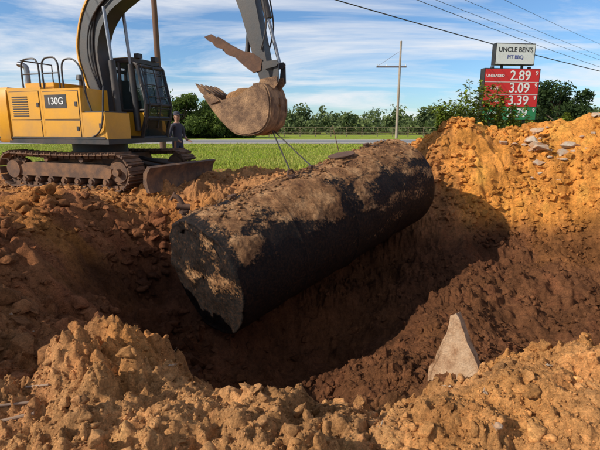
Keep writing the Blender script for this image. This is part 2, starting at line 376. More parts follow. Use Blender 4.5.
for a in np.linspace(90,-90,19):
    sgn=math.cos(math.radians(a));pl.append((-1.36-.82*abs(sgn)**.55,1.235*math.copysign(abs(math.sin(math.radians(a)))**.6,a) if a!=0 else 0))
rings=[[bm.verts.new((-1.36+(x+1.36)*k,y*k,zz)) for x,y in pl] for zz,k in [(.99,.94),(1.08,1.0),(1.9,1.0),(2.12,.985),(2.19,.94)]]
for i in range(len(rings)-1):
    for k in range(len(pl)-1): bm.faces.new((rings[i][k],rings[i][k+1],rings[i+1][k+1],rings[i+1][k]))
bm.faces.new(rings[0]);bm.faces.new(rings[-1][::-1])
for i in range(len(rings)-1): bm.faces.new((rings[i][-1],rings[i][0],rings[i+1][0],rings[i+1][-1]))
fin(bm,'counterweight',MY,EX,0,True)
box('engine_house',-1.35,-.35,-1.2,1.2,1.083,2.16,MY,EX,.05)
box('engine_hood',-1.25,-.4,-.8,.9,2.163,2.30,MY,EX,.05)
box('side_compartment',-.345,.72,-1.2,-.42,1.083,2.12,MY,EX,.04)
box('tool_box',.725,1.34,-1.2,-.5,1.083,1.62,MY,EX,.04)
box('tool_box_step',.74,1.30,-1.16,-.54,1.622,1.65,MB,EX,.01)
for (x0,x1,z0,z1) in [(-1.28,-.42,1.50,2.08),(-.30,.66,1.50,2.06),(-1.28,-.42,1.13,1.46),(-.30,.66,1.13,1.46),(.78,1.28,1.13,1.56)]:
    box('door_panel',x0,x1,-1.212,-1.19,z0,z1,MY,EX,.008)
bm=bmesh.new()
for x0,x1,z0,z1 in [(-1.28,-.42,1.50,2.08),(-.30,.66,1.50,2.06),(-1.28,-.42,1.13,1.46),(-.30,.66,1.13,1.46)]:
    addbox(bm,x0-.012,x1+.012,-1.2035,-1.19,z0-.012,z1+.012)
fin(bm,'panel_gaps',MB,EX)
bm=bmesh.new()
for k in range(9): addbox(bm,-1.2,-.75,-1.222,-1.21,1.56+k*.05,1.58+k*.05)
fin(bm,'louvres',MB,EX)
box('stripe_decal',-2.0,1.30,-1.2165,-1.2085,1.085,1.125,MB,EX,0)
box('model_decal_plate',-.25,.35,-1.2175,-1.208,1.72,2.0,MB,EX,0)
text('model_number','130G',(.05,-1.219,1.86),(math.radians(90),0,0),.2,MW,EX)
for x,z in [(-.46,1.8),(.6,1.8),(.6,1.3),(1.2,1.36)]: box('latch',x-.03,x+.03,-1.225,-1.2,z-.045,z+.045,MB,EX,.004)
bm=bmesh.new()
for x0,x1 in [(-.95,-.45),(-.35,.1)]:
    addtube(bm,smoothpts([(x0,-1.1,2.12),(x0,-1.1,2.6),(x0+.06,-1.1,2.72),(x0+.14,-1.1,2.76),(x1-.12,-1.1,2.76),(x1-.04,-1.1,2.7),(x1,-1.1,2.58),(x1,-1.1,2.12)],4),.018,8)
    addtube(bm,[(x0,-1.1,2.45),(x1,-1.1,2.45)],.014,8)
addtube(bm,smoothpts([(.2,-1.1,2.12),(.2,-1.1,2.55),(.3,-1.1,2.7),(.55,-1.1,2.68),(.72,-1.1,2.45),(.78,-1.1,2.0),(.9,-1.1,1.62)],5),.018,8)
addtube(bm,[(-.95,-1.1,2.74),(-.95,-.3,2.74),(-.95,-.3,2.2)],.016,8)
addtube(bm,smoothpts([(.85,-1.18,1.1),(1.25,-1.26,1.3),(1.3,-1.18,2.0),(1.25,-1.1,2.1),(1.1,-1.0,1.65)],5),.016,8)
fin(bm,'handrails',MB,EX,0,True)
tube('exhaust_stack',smoothpts([(-1.45,-.55,2.15),(-1.45,-.55,2.62),(-1.5,-.57,2.72),(-1.63,-.6,2.76)],5),.06,MC,EX,14)
tube('air_precleaner',[(-.75,.35,2.28),(-.75,.35,2.45),(-.75,.35,2.47),(-.75,.35,2.58)],[.06,.06,.12,.10],MB,EX,16)
DX=-.2
cab=[(-.12,1.083),(1.22+DX,1.083),(1.36+DX,1.55),(1.40+DX,1.85),(1.22+DX,2.72),(1.05+DX,2.84),(-.05,2.84),(-.12,2.7)]
cy0,cy1=.27,1.2
bm=bmesh.new();w_=.045
for y in(cy0,cy1):
    for i in range(len(cab)):
        a=cab[i];b_=cab[(i+1)%len(cab)];addtube(bm,[(a[0],y,a[1]),(b_[0],y,b_[1])],w_,8)
    addtube(bm,[(.48,y,1.1),(.5,y,2.82)],.04,8);addtube(bm,[(-.1,y,1.72),(1.38+DX,y,1.72)],.03,8)
for p_ in cab: addtube(bm,[(p_[0],cy0,p_[1]),(p_[0],cy1,p_[1])],w_,8)
addtube(bm,[(1.39+DX,cy0,1.85),(1.39+DX,cy1,1.85)],.02,8)
fin(bm,'cab_frame',MB,EX,0,True)
box('cab_roof',-.13,1.12+DX,cy0-.03,cy1+.03,2.80,2.90,MB,EX,.04)
box('roof_panel',.0,.95+DX,cy0+.08,cy1-.08,2.902,2.93,MY,EX,.01)
lw=[(-.1,1.085),(1.20+DX,1.085),(1.32+DX,1.5),(1.33+DX,1.66),(-.1,1.70)]
prism('cab_lower',lw,cy0+.01,cy0+.03,MY,EX,.004);prism('cab_lower_far',lw,cy1-.03,cy1-.01,MY,EX,.004)
prism('cab_rear_panel',[(-.13,1.1),(-.10,1.1),(-.10,1.9),(-.13,1.9)],cy0,cy1,MY,EX,.004)
bm=bmesh.new();gl=[(-.08,1.72),(1.36+DX,1.72),(1.385+DX,1.85),(1.20+DX,2.70),(1.04+DX,2.80),(-.05,2.80)]
addprism(bm,gl,cy0+.012,cy0+.020);addprism(bm,gl,cy1-.020,cy1-.012)
addprism(bm,[(1.225+DX,1.1),(1.235+DX,1.1),(1.37+DX,1.55),(1.41+DX,1.85),(1.23+DX,2.72),(1.22+DX,2.72),(1.40+DX,1.85),(1.36+DX,1.55)],cy0+.03,cy1-.03)
fin(bm,'cab_windows',MGl,EX)
bm=bmesh.new();addbox(bm,.15,.65,.5,.98,1.35,1.5);addbox(bm,.12,.25,.5,.98,1.5,2.2);addbox(bm,.15,.24,.6,.88,2.2,2.45)
addbox(bm,.3,.7,.42,.5,1.5,1.62);addbox(bm,.3,.7,.98,1.06,1.5,1.62);addbox(bm,.85,.95,.4,.55,1.2,1.95)
fin(bm,'operator_seat',MB,EX,.03,True)
bm=bmesh.new()
for y in(cy0+.05,(cy0+cy1)/2,cy1-.05): addtube(bm,[(1.32+DX,y,1.3),(1.47+DX,y,1.85),(1.28+DX,y,2.75)],.014,8)
for k in range(5):
    z=1.5+k*.27;x=(1.40+.05*(1-abs(z-1.9)) if z<1.9 else 1.47-(z-1.85)*.21)+DX;addtube(bm,[(x,cy0+.05,z),(x,cy1-.05,z)],.01,8)
addtube(bm,smoothpts([(1.3+DX,cy0-.05,1.2),(1.42+DX,cy0-.1,1.5),(1.42+DX,cy0-.1,2.0),(1.3+DX,cy0-.03,2.3)],4),.014,8)
fin(bm,'front_guard',MB,EX,0,True)
box('work_light',1.08+DX,1.2+DX,.35,.5,2.9,3.0,MB,EX,.02);box('work_light_2',1.08+DX,1.2+DX,.95,1.1,2.9,3.0,MB,EX,.02)
def beam(name,path,thick,y0,y1,mat,parent):
    P=smoothpts([(x,0,z) for x,z in path],5);n_=len(P);T=np.interp(np.linspace(0,1,n_),np.linspace(0,1,len(thick)),thick)
    up=[];dn=[]
    for i,p_ in enumerate(P):
        d=(P[min(i+1,n_-1)]-P[max(i-1,0)]).normalized();nn=Vector((-d.z,0,d.x))
        up.append(p_+nn*T[i]/2);dn.append(p_-nn*T[i]/2)
    bm=bmesh.new();m=len(up)
    A_=[[bm.verts.new((v.x,y,v.z)) for v in seq] for y in(y0,y1) for seq in(up,dn)]
    u0,d0,u1,d1=A_
    for i in range(m-1):
        bm.faces.new((u0[i],u0[i+1],d0[i+1],d0[i]));bm.faces.new((u1[i],d1[i],d1[i+1],u1[i+1]))
        bm.faces.new((u0[i],u1[i],u1[i+1],u0[i+1]));bm.faces.new((d0[i],d0[i+1],d1[i+1],d1[i]))
    bm.faces.new((u0[0],d0[0],d1[0],u1[0]));bm.faces.new((u0[-1],u1[-1],d1[-1],d0[-1]))
    return fin(bm,name,mat,parent,.018,True)
by0,by1=-.26,.14
beam('boom',[(.41,1.55),(.2,2.4),(.12,3.1),(.38,3.75),(1.0,4.22),(2.3,4.62),(3.85,4.52)],[.34,.5,.58,.62,.6,.48,.34],by0,by1,MG,EX)
beam('boom_flange',[(.27,1.75),(-.02,2.4),(-.155,3.1),(.15,3.93),(.85,4.52),(2.2,4.88),(3.6,4.74)],[.035]*7,by0-.03,by1+.03,MY,EX)
tube('boom_foot_pin',[(.41,by0-.12,1.55),(.41,by1+.1,1.55)],.09,MB,EX,16)
box('boom_bracket',.2,.62,by0-.1,by0-.03,1.08,1.65,MY,EX,.02)
for y in(by0-.1,by1+.1):
    tube('boom_cylinder',[(.95,y,1.25),(.86,y,2.75)],.075,MG,EX,14);tube('boom_rod',[(.86,y,2.7),(.76,y,3.85)],.038,MC,EX,12)
tube('arm_cylinder',[(1.25,-.06,4.62),(2.7,-.06,5.0)],.085,MG,EX,14);tube('arm_rod',[(2.7,-.06,5.0),(3.75,-.06,5.12)],.04,MC,EX,12)
bm=bmesh.new()
for k,y in enumerate((-.33,-.30,-.28)):
    addtube(bm,smoothpts([(.75,y,1.5),(.45,y,2.1),(.20+.05*k,y,2.8),(.26+.04*k,y,3.4),(.6,y,3.88+.04*k),(1.4,y,4.4)],5),.018,8)
fin(bm,'boom_hoses',MB,EX,0,True)
stick=[(3.5,4.95),(3.78,5.12),(4.1,4.6),(4.28,3.6),(4.56,2.2),(4.50,2.05),(4.38,2.08),(3.95,3.5),(3.62,4.3)]
prism('stick',stick,-.2,.1,MG,EX,.02)
tube('stick_joint_pin',[(3.86,-.3,4.52),(3.86,.2,4.52)],.08,MB,EX,14)
tube('bucket_cylinder',[(4.18,-.05,4.6),(4.47,-.05,3.4)],.075,MG,EX,14);tube('bucket_rod',[(4.46,-.05,3.42),(4.70,-.05,2.55)],.035,MC,EX,12)
for y in(-.24,.12):
    prism('link_plate',[(4.40,2.50),(4.46,2.44),(4.70,2.48),(4.75,2.54),(4.71,2.60),(4.42,2.58)],y,y+.03,MG,EX,.004)
    prism('bucket_link',[(4.65,2.56),(4.73,2.58),(4.74,2.2),(4.66,2.12),(4.60,2.2)],y+.035,y+.065,MG,EX,.004)
for y in(-.22,.06):
    prism('thumb_plate',[(4.36,2.42),(4.40,2.62),(4.18,2.76),(3.9,2.82),(3.6,2.97),(3.28,3.16),(3.12,3.12),(3.2,3.04),(3.3,3.0),(3.38,2.9),(3.55,2.86),(3.6,2.76),(3.82,2.68),(4.0,2.52),(4.2,2.38)],y,y+.05,MR,EX,.006)
box('thumb_cross',3.5,3.62,-.17,.06,2.84,2.92,MR,EX,.005);box('thumb_cross_2',3.95,4.1,-.17,.06,2.62,2.72,MR,EX,.005)
tube('thumb_cylinder',[(4.1,-.06,3.6),(4.0,-.06,2.75)],.05,MG,EX,12)
bm=bmesh.new()
for y in(-.23,.13): addtube(bm,smoothpts([(4.2,y,4.9),(4.36,y,4.1),(4.5,y,3.3),(4.38,y,2.8)],6),.017,8)
fin(bm,'stick_hoses',MB,EX,0,True)
inner=[(4.30,2.12),(4.52,2.12),(4.62,1.92),(4.64,1.68),(4.58,1.42),(4.42,1.26),(4.15,1.20),(3.88,1.24),(3.62,1.45),(3.38,1.72),(3.20,1.97)]
P=smoothpts([(x,0,z) for x,z in inner],4)
bm=bmesh.new();w0,w1=-.45,.38
n_=len(P);rows=[]
for i,p_ in enumerate(P):
    d=(P[min(i+1,n_-1)]-P[max(i-1,0)]).normalized();nn=Vector((-d.z,0,d.x))
    rows.append([bm.verts.new((p_.x+nn.x*o,y,p_.z+nn.z*o)) for y,o in ((w0,.0),(w1,.0),(w1,.035),(w0,.035))])
for i in range(n_-1):
    for k in range(4): bm.faces.new((rows[i][k],rows[i][(k+1)%4],rows[i+1][(k+1)%4],rows[i+1][k]))
bm.faces.new(rows[0]);bm.faces.new(rows[-1][::-1])
for y,s in((w0,-.025),(w1,.025)):
    pf=[(p_.x,p_.z) for p_ in P]+[(3.42,1.96),(3.62,1.86),(3.95,1.92)]
    addprism(bm,pf,y,y+s)
    pf2=[(3.24,1.95),(3.36,1.78),(3.58,1.84),(3.42,1.99)];addprism(bm,pf2,y+s*1.1,y+s*2.2)
for k in range(5):
    y=w0+.05+k*(w1-w0-.10)/4
    addprism(bm,[(3.26,1.91),(3.31,2.0),(3.14,2.13),(3.0,2.2),(3.10,2.03)],y-.04,y+.04)
for y in(-.22,.12): addprism(bm,[(4.28,2.12),(4.36,2.26),(4.5,2.28),(4.70,2.30),(4.72,2.16),(4.6,2.02)],y,y+.035)
for y in(-.40,.0,.30):
    addprism(bm,[(4.66,1.9),(4.685,1.9),(4.69,1.66),(4.62,1.38),(4.44,1.21),(4.15,1.15),(3.86,1.19),(3.87,1.215),(4.15,1.175),(4.42,1.235),(4.6,1.4),(4.665,1.68)],y,y+.08)
fin(bm,'bucket',MD,EX,.005,True)
bv=IV.copy();bv=bv*(1+.22*vn3(bv*2+3)[:,None]+.14*vn3(bv*5)[:,None]+.06*vn3(bv*11)[:,None]);bv=bv*(.56,.38,.36)+(4.02,-.04,1.76)
npmesh('bucket_soil',bv,IF,[M_clod],{'col':('FLOAT_COLOR',np.tile([.42,.22,.10],(len(bv),1)))},True,EX)
# ------------------------------------------------------------------ tank
c0=np.array([-1.4,6.3,-.78]);c1=np.array([2.16,9.7,.25]);ax=c1-c0;TL=np.linalg.norm(ax);ax/=TL
sd=np.cross(ax,[0,0,1]);sd/=np.linalg.norm(sd);up=np.cross(sd,ax);R0=.93
NA=260;prof=[]
for r in np.linspace(0.0,.86,30)[1:]: prof.append((-.05*(1-(r/.92)**2),r))
prof+=[(-.005,.885),(-.012,.905),(-.012,.93),(.01,.94),(.045,.94),(.06,.93)]
for s in np.linspace(.08,TL-.24,260): prof.append((s,R0))
for a in np.linspace(5,90,14): prof.append((TL-.24+.24*math.sin(math.radians(a)),R0-.24+.24*math.cos(math.radians(a))))
for r in np.linspace(.66,0.02,14): prof.append((TL+.05*(1-(r/.7)**2),r))
prof=np.array(prof);NP=len(prof);th=np.linspace(0,2*math.pi,NA,endpoint=False)
Sg,Th=np.meshgrid(prof[:,0],th,indexing='ij');Rg,_=np.meshgrid(prof[:,1],th,indexing='ij')
s_=Sg.ravel();t_=Th.ravel();r_=Rg.ravel()
loc=np.c_[r_*np.cos(t_),r_*np.sin(t_),s_]
side_=(s_>.05)&(s_<TL-.1)
cover=np.sin(t_)
big_n=fbm3(loc*np.array([1.5,1.5,.9]),4)
crust=ss(.32,.80,cover+.45*big_n+.02)*ss(-.05,.25,s_)
patches=ss(-.05,.5,fbm3(loc*np.array([1.9,1.9,1.2])+21,4))
crust*=1-.75*patches
crack=ss(.55,.95,1-np.abs(fbm3(loc*np.array([2.4,2.4,1.1])+61,3))*2.2)
crust*=1-.6*crack
dent=.024*fbm3(loc*1.3+5,3)
ringw=.012*sum(np.exp(-((s_-q_)/.016)**2) for q_ in(1.22,2.45,3.68))
rr=r_+np.where(side_,dent+ringw+crust*(.016+.022*fbm3(loc*2.3+9,3)+.022*np.abs(fbm3(loc*7,4))),0)
face=(s_<.0)|((r_<.9)&(s_<.05))
sx=s_+np.where(face,.035*fbm3(loc*3.2+2,4),0)
rim=np.exp(-((s_-.0)/.10)**2)*ss(.1,.9,cover)
rr=rr-rim*.07*(.8+fbm3(loc*3,3))*(r_>.75)
V=c0+np.outer(sx,ax)+np.outer(rr*np.cos(t_),sd)+np.outer(rr*np.sin(t_),up)
i_,j_=np.meshgrid(np.arange(NP-1),np.arange(NA),indexing='ij');i_=i_.ravel();j_=j_.ravel();j2=(j_+1)%NA
F=np.c_[i_*NA+j_,i_*NA+j2,(i_+1)*NA+j2,(i_+1)*NA+j_]
low_face=ss(-.5,.5,cover*r_+.3*fbm3(loc*2,3))
dirt=np.clip(crust+face*ss(-.2,.8,fbm3(loc*2.4+1,4)+.15)*(.05+.72*low_face)+.46*ss(.0,.8,fbm3(loc*np.array([3,3,1.2])+4,4))*ss(-.9,.3,cover+.2),0,1)
t=NT('tar_coated_steel');p=t.pos();dA=t.n('ShaderNodeAttribute',attribute_name='dirt').outputs['Fac']
f1=t.noise(p,3.5,8,.7);f2=t.noise(p,24,10,.75);f3=t.noise(p,90,4,.7)
tar=t.mix(t.ramp(f2,[(.45,0),(.7,.8)]),(.006,.005,.0045),(.06,.026,.012))
dc=t.ramp(f1,[(.32,(.10,.042,.020)),(.5,(.29,.14,.06)),(.68,(.54,.30,.14))]);dc=t.mix(1,dc,t.ramp(f2,[(.3,.4),(.7,1.4)]),'MULTIPLY');dc=t.mix(1,dc,t.ramp(f3,[(.3,.7),(.7,1.25)]),'MULTIPLY')
mk=t.math('ADD',dA,t.math('MULTIPLY',t.math('SUBTRACT',f2,.5),1.8));mk=t.math('ADD',mk,t.math('MULTIPLY',t.math('SUBTRACT',f1,.5),.8));mk=t.ramp(mk,[(.36,0),(.72,1)])
rg=t.mix(mk,.62,.95);t.b.inputs['Specular IOR Level'].default_value=.16
M_tank=t.out(t.mix(mk,tar,dc),rg,t.bump(f2,.028,.65,t.bump(f3,.010,.7)))
TK=empty('underground_storage_tank')
npmesh('tank_shell',V,F,[M_tank],{'dirt':('FLOAT',dirt)},True,TK)
def tp(s,ang,r):
    a=math.radians(ang);return Vector(c0+ax*s+sd*r*math.cos(a)+up*r*math.sin(a))
N=1500;ts=rng.uniform(.15,TL-.3,N);ta=np.radians(90+rng.randn(N)*17);rd=.004+.03*rng.rand(N)**4
VV=variants(LV,30,False)[rng.randint(0,30,N)]*rd[:,None,None]
cen=c0+np.outer(ts,ax)+np.outer((R0+.03)*np.cos(ta),sd)+np.outer((R0+.03)*np.sin(ta),up)
cc=np.array([.38,.19,.085])*(.5+.9*rng.rand(N,1))
npmesh('tank_soil_crumbs',(VV+cen[:,None,:]).reshape(-1,3),(LF[None]+np.arange(N)[:,None,None]*len(LV)).reshape(-1,3),[M_clod],{'col':('FLOAT_COLOR',np.repeat(cc,len(LV),0))},False,TK)
M_up=lambda s,ang,r0,r1:[tp(s,ang,r0),tp(s,ang,r1)]
tube('manway_collar',M_up(3.3,92,.85,.985),.22,MR,TK,28);tube('manway_lid',M_up(3.3,92,.985,1.0),.25,MR,TK,28)
for s,a,h,r in[(.8,95,1.0,.05),(1.9,84,1.01,.05),(4.1,95,1.02,.05),(2.5,93,1.0,.04)]:
    tube('fitting',M_up(s,a,.85,h),r,MR,TK,14);tube('bung',M_up(s,a,h-.03,h),r*1.35,MR,TK,6)
tube('lifting_lug',[tp(1.93,92,.9),tp(1.93,92,1.0),tp(1.96,92,1.06),tp(2.04,92,1.06),tp(2.07,92,1.0),tp(2.07,92,.9)],.018,MR,TK,8)
tube('vent_rod',[tp(3.6,112,.9),tp(3.6,112,.9)+Vector((-.16,.1,.62))],.008,MR,TK,8)
PF=empty('pipe_fitting')
b0=tp(.35,132,.88);b1=b0+Vector((-.16,.05,.10))
tube('riser',smoothpts([b0,b1,b1+Vector((-.02,0,.16)),b1+Vector((-.08,0,.26)),b1+Vector((-.15,0,.29))],5),.04,MR,PF,12)
tube('tee',[b1+Vector((-.10,-.02,.13)),b1+Vector((.10,.02,.11))],.05,MR,PF,12);tube('flange',[b1+Vector((0,0,.02)),b1+Vector((0,0,.06))],.08,MR,PF,8)
tube('handle',[b1+Vector((-.12,0,.34)),b1+Vector((-.2,0,.22))],.02,MR,PF,8)
EXM=Matrix.Translation((-4.8,11.0,.04))@Matrix.Rotation(math.radians(-20),4,'Z')
def chain(name,a,b,link=.04,r=.0055):
    a=Vector(a);b=Vector(b);L=(b-a).length;N=int(L/(link*.72));bm=bmesh.new();d=(b-a).normalized()
    q=d.to_track_quat('Z','Y')
    for k in range(N):
        c_=a+(b-a)*((k+.5)/N);pts=[]
        for m_ in range(10):
            an=m_/10*6.283;v=Vector((math.cos(an)*link*.28,0,math.sin(an)*link*.5))
            if k%2: v=Vector((0,v.x,v.z))
            pts.append(c_+q@v)
        addtube(bm,pts,r,6,True)
    return fin(bm,name,MB,None,0,True)
bk=EXM@Vector((4.52,-.05,1.26))
chain('lifting_chain',bk,tp(2.0,92,1.05));chain('lifting_chain',bk+Vector((.03,0,0)),tp(2.5,93,1.0))
# ------------------------------------------------------------------ stones
def stone(name,poly,th,loc,rz,tilt,colr,disp=.02):
    bm=bmesh.new();addprism(bm,poly,-th/2,th/2)
    bmesh.ops.triangulate(bm,faces=bm.faces);bmesh.ops.subdivide_edges(bm,edges=bm.edges,cuts=6,use_grid_fill=True)
    vs=np.array([v.co[:] for v in bm.verts]);mm=np.c_[fbm3(vs*7+9,4),fbm3(vs*7+29,4),fbm3(vs*7+49,4)]
    for v,m_ in zip(bm.verts,mm): v.co+=Vector(m_)*disp
    o=fin(bm,name,colr,None,0,True);o.location=loc;o.rotation_euler=(tilt,0,rz);return o
t=NT('broken_concrete');p=t.pos();f1=t.noise(p,7,8,.7);f2=t.noise(p,50,8,.75)
cc=t.ramp(f1,[(.35,(.62,.42,.26)),(.52,(.52,.32,.18)),(.66,(.34,.17,.08))]);cc=t.mix(1,cc,t.ramp(f2,[(.3,.65),(.7,1.25)]),'MULTIPLY')
M_conc=t.out(cc,.9,t.bump(f2,.02,.9,t.bump(f1,.03,.6)))
stone('concrete_slab_fragment',[(-.28,-.25),(-.27,.04),(-.22,.24),(-.15,.44),(-.12,.66),(-.07,.70),(.02,.54),(.11,.36),(.22,.19),(.32,.02),(.32,-.25)],.16,(1.70,4.45,-1.30),math.radians(-38),math.radians(-12),M_conc,.016)
def rubble(name,pts,mat):
    bm=bmesh.new()
    for (x,y,r) in pts:
        z=h1(x,y);vs=[]
        for k in range(13):
            v=Vector(rng.randn(3));v.normalize();v=Vector((v.x,v.y*.8,v.z*.55))*r*(.85+.3*rng.rand());vs.append(bm.verts.new(v+Vector((x,y-.03,z+r*.2))))
        bmesh.ops.convex_hull(bm,input=vs)
    for v in [v for v in bm.verts if not v.link_faces]: bm.verts.remove(v)
    return fin(bm,name,mat,None,.006,False,1)
t=NT('grey_rubble');p=t.pos();f1=t.noise(p,5,8,.7);f2=t.noise(p,40,6,.7)
M_rub=t.out(t.mix(t.ramp(f1,[(.42,0),(.64,1)]),(.46,.37,.27),(.46,.22,.09)),.9,t.bump(f2,.02,.7))
rp=[(5.6+.35*rng.randn(),10.75+.22*rng.randn(),.06+.15*rng.rand()**2) for k in range(24)]+[(7.3+.35*rng.randn(),10.9+.15*rng.randn(),.06+.12*rng.rand()) for k in range(10)]+[(6.4+1.0*rng.randn(),10.6+.5*rng.randn(),.04+.06*rng.rand()) for k in range(8)]
rubble('concrete_rubble',rp,M_rub)
rubble('field_stones',[(rng.uniform(-3,2.6),rng.uniform(1.9,5.0),.010+.03*rng.rand()**2) for k in range(50)]+[(-1.9,4.0,.07),(-.55,2.75,.05)],M_rub)
bm=bmesh.new()
for a,b_,r in[((-1.70,2.22),(-1.48,2.30),.008),((-1.68,2.15),(-1.46,2.20),.010),((-1.62,2.4),(-1.46,2.36),.006)]:
    pts=[]
    for k in range(5):
        x=a[0]+(b_[0]-a[0])*k/4;y=a[1]+(b_[1]-a[1])*k/4;pts.append(Vector((x,y,h1(x,y)+r*1.2)))
    z0_,z1_=pts[0].z,pts[-1].z;lift=max(0,max(p_.z-(z0_+(z1_-z0_)*k/4) for k,p_ in enumerate(pts)))*.6
    pts=[Vector((p_.x,p_.y,z0_+(z1_-z0_)*k/4+lift)) for k,p_ in enumerate(pts)]
    addtube(bm,pts,[r*(1+.15*math.sin(3*k)) for k in range(5)],8)
fin(bm,'wooden_sticks',simple('dry_wood',(.36,.25,.17),.85,0,.7),None,0,True)
# ------------------------------------------------------------------ person
def person(name,loc,rz):
    E=empty(name,loc,rz)
    V=[];Ed=[];Rd=[]
    def add(p_,r,par=None):
        V.append(p_);Rd.append(r);i=len(V)-1
        if par is not None:Ed.append((par,i))
        return i
    pel=add((0,0,.95),(.155,.115));wa=add((0,.0,1.08),(.145,.105),pel);ch=add((0,0,1.28),(.175,.12),wa);sh=add((0,0,1.43),(.13,.09),ch)
    nk=add((0,.01,1.52),(.058,.058),sh);hd=add((0,.02,1.60),(.075,.085),nk);hd2=add((0,.02,1.69),(.085,.10),hd);hd3=add((0,.015,1.76),(.06,.075),hd2)
    for s in(-1,1):
        a=add((s*.19,0,1.41),(.065,.065),sh);e=add((s*.27,-.03,1.14),(.05,.05),a)
        e2=add((s*.25,.10,1.02),(.038,.038),e);wr=add((s*.21,.22,1.0),(.028,.03),e2);pm=add((s*.19,.29,.99),(.022,.038),wr)
        for k in range(4):
            dx=(k-1.5)*.02;L=[.035,.042,.038,.03][k];f1=add((s*.19+dx,.32,.985),(.009,.009),pm);f2=add((s*.19+dx,.32+L,.97),(.0085,.0085),f1);add((s*.19+dx*.9,.32+L*1.5,.94),(.0075,.0075),f2)
        th_=add((s*.16,.28,.99),(.011,.011),wr);add((s*.145,.32,.975),(.009,.009),th_)
        hp=add((s*.10,0,.88),(.10,.10),pel);kn=add((s*.12,.02,.50),(.066,.07),hp);an=add((s*.13,-.01,.11),(.045,.048),kn);ft=add((s*.13,.06,.05),(.045,.04),an);add((s*.14,.17,.04),(.04,.03),ft)
    me=bpy.data.meshes.new('body');me.from_pydata(V,Ed,[]);o=bpy.data.objects.new('body_tmp',me);col.objects.link(o)
    m=o.modifiers.new('s','SKIN');m.use_smooth_shade=True
    for i,v in enumerate(me.skin_vertices[0].data): v.radius=Rd[i];v.use_root=(i==0)
    o.modifiers.new('ss','SUBSURF').levels=2
    dg=bpy.context.evaluated_depsgraph_get();dg.update();nm=bpy.data.meshes.new_from_object(o.evaluated_get(dg))
    bpy.data.objects.remove(o)
    ms=[simple('skin_tone',(.42,.22,.14),.6,0,.1),simple('shirt_cloth',(.05,.055,.08),.9,0,.2,scale=8),simple('jeans_cloth',(.035,.05,.09),.9,0,.3,scale=8),simple('boots_leather',(.10,.05,.03),.7)]
    nm.materials.clear()
    for m_ in ms:nm.materials.append(m_)
    for p_ in nm.polygons:
        c_=p_.center;p_.use_smooth=True
        if c_.z>1.49:k=0
        elif c_.y>.045 and abs(c_.x)>.13 and c_.z<1.12 and c_.z>.8:k=0
        elif c_.z>.93:k=1
        elif c_.z>.14:k=2
        else:k=3
        p_.material_index=k
    b=bpy.data.objects.new('body',nm);col.objects.link(b);b.parent=E
    tube('cap_crown',[(0,.01,1.72),(0,.01,1.77),(0,.01,1.81),(0,.01,1.825)],[.102,.098,.07,.02],ms[1],E,18)
    box('cap_brim',-.07,.07,.07,.19,1.725,1.74,ms[1],E,.005)
    prism('nose',[(-.012,1.62),(.012,1.62),(.004,1.67),(-.004,1.67)],.10,.132,ms[0],E,.003)
    eye=simple('eye_dark',(.03,.02,.02),.3)
    for s in(-1,1):
        tube('eye',[(s*.032,.105,1.672),(s*.032,.118,1.672)],.009,eye,E,8);tube('ear',[(s*.08,.01,1.63),(s*.092,.005,1.68)],.014,ms[0],E,8)
    box('mouth',-.025,.025,.10,.112,1.592,1.599,simple('lips',(.3,.1,.08),.5),E,.001)
person('worker',(-3.58,13.4,0),math.radians(-125))
# ------------------------------------------------------------------ road
M_asp=simple('asphalt',(.20,.195,.19),.9,0,.4,(.26,.23,.2),2,.003);M_mark=simple('road_marking',(.75,.72,.6),.7,0,.2)
M_grav=simple('gravel_shoulder',(.50,.44,.36),.95,0,.5,(.38,.30,.22),5,.01)
def sheet(name,x0,x1,y0,y1,z,mat,parent=None):
    bm=bmesh.new();vs=[bm.verts.new(v) for v in((x0,y0,z),(x1,y0,z),(x1,y1,z),(x0,y1,z))];bm.faces.new(vs);return fin(bm,name,mat,parent)
RD=empty('road',(0,46,0),math.radians(1.2))
sheet('shoulder',-500,500,-6.2,6.2,.05,M_grav,RD);sheet('asphalt_surface',-500,500,-4.2,4.2,.06,M_asp,RD)
sheet('edge_line',-500,500,-3.75,-3.6,.066,M_mark,RD);sheet('edge_line_far',-500,500,3.6,3.75,.066,M_mark,RD)
bm=bmesh.new()
for k in range(-40,41): 
    vs=[bm.verts.new(v) for v in((k*12,-.08,.066),(k*12+3,-.08,.066),(k*12+3,.08,.066),(k*12,.08,.066))];bm.faces.new(vs)
fin(bm,'centre_dashes',simple('yellow_marking',(.6,.42,.06),.7),RD)
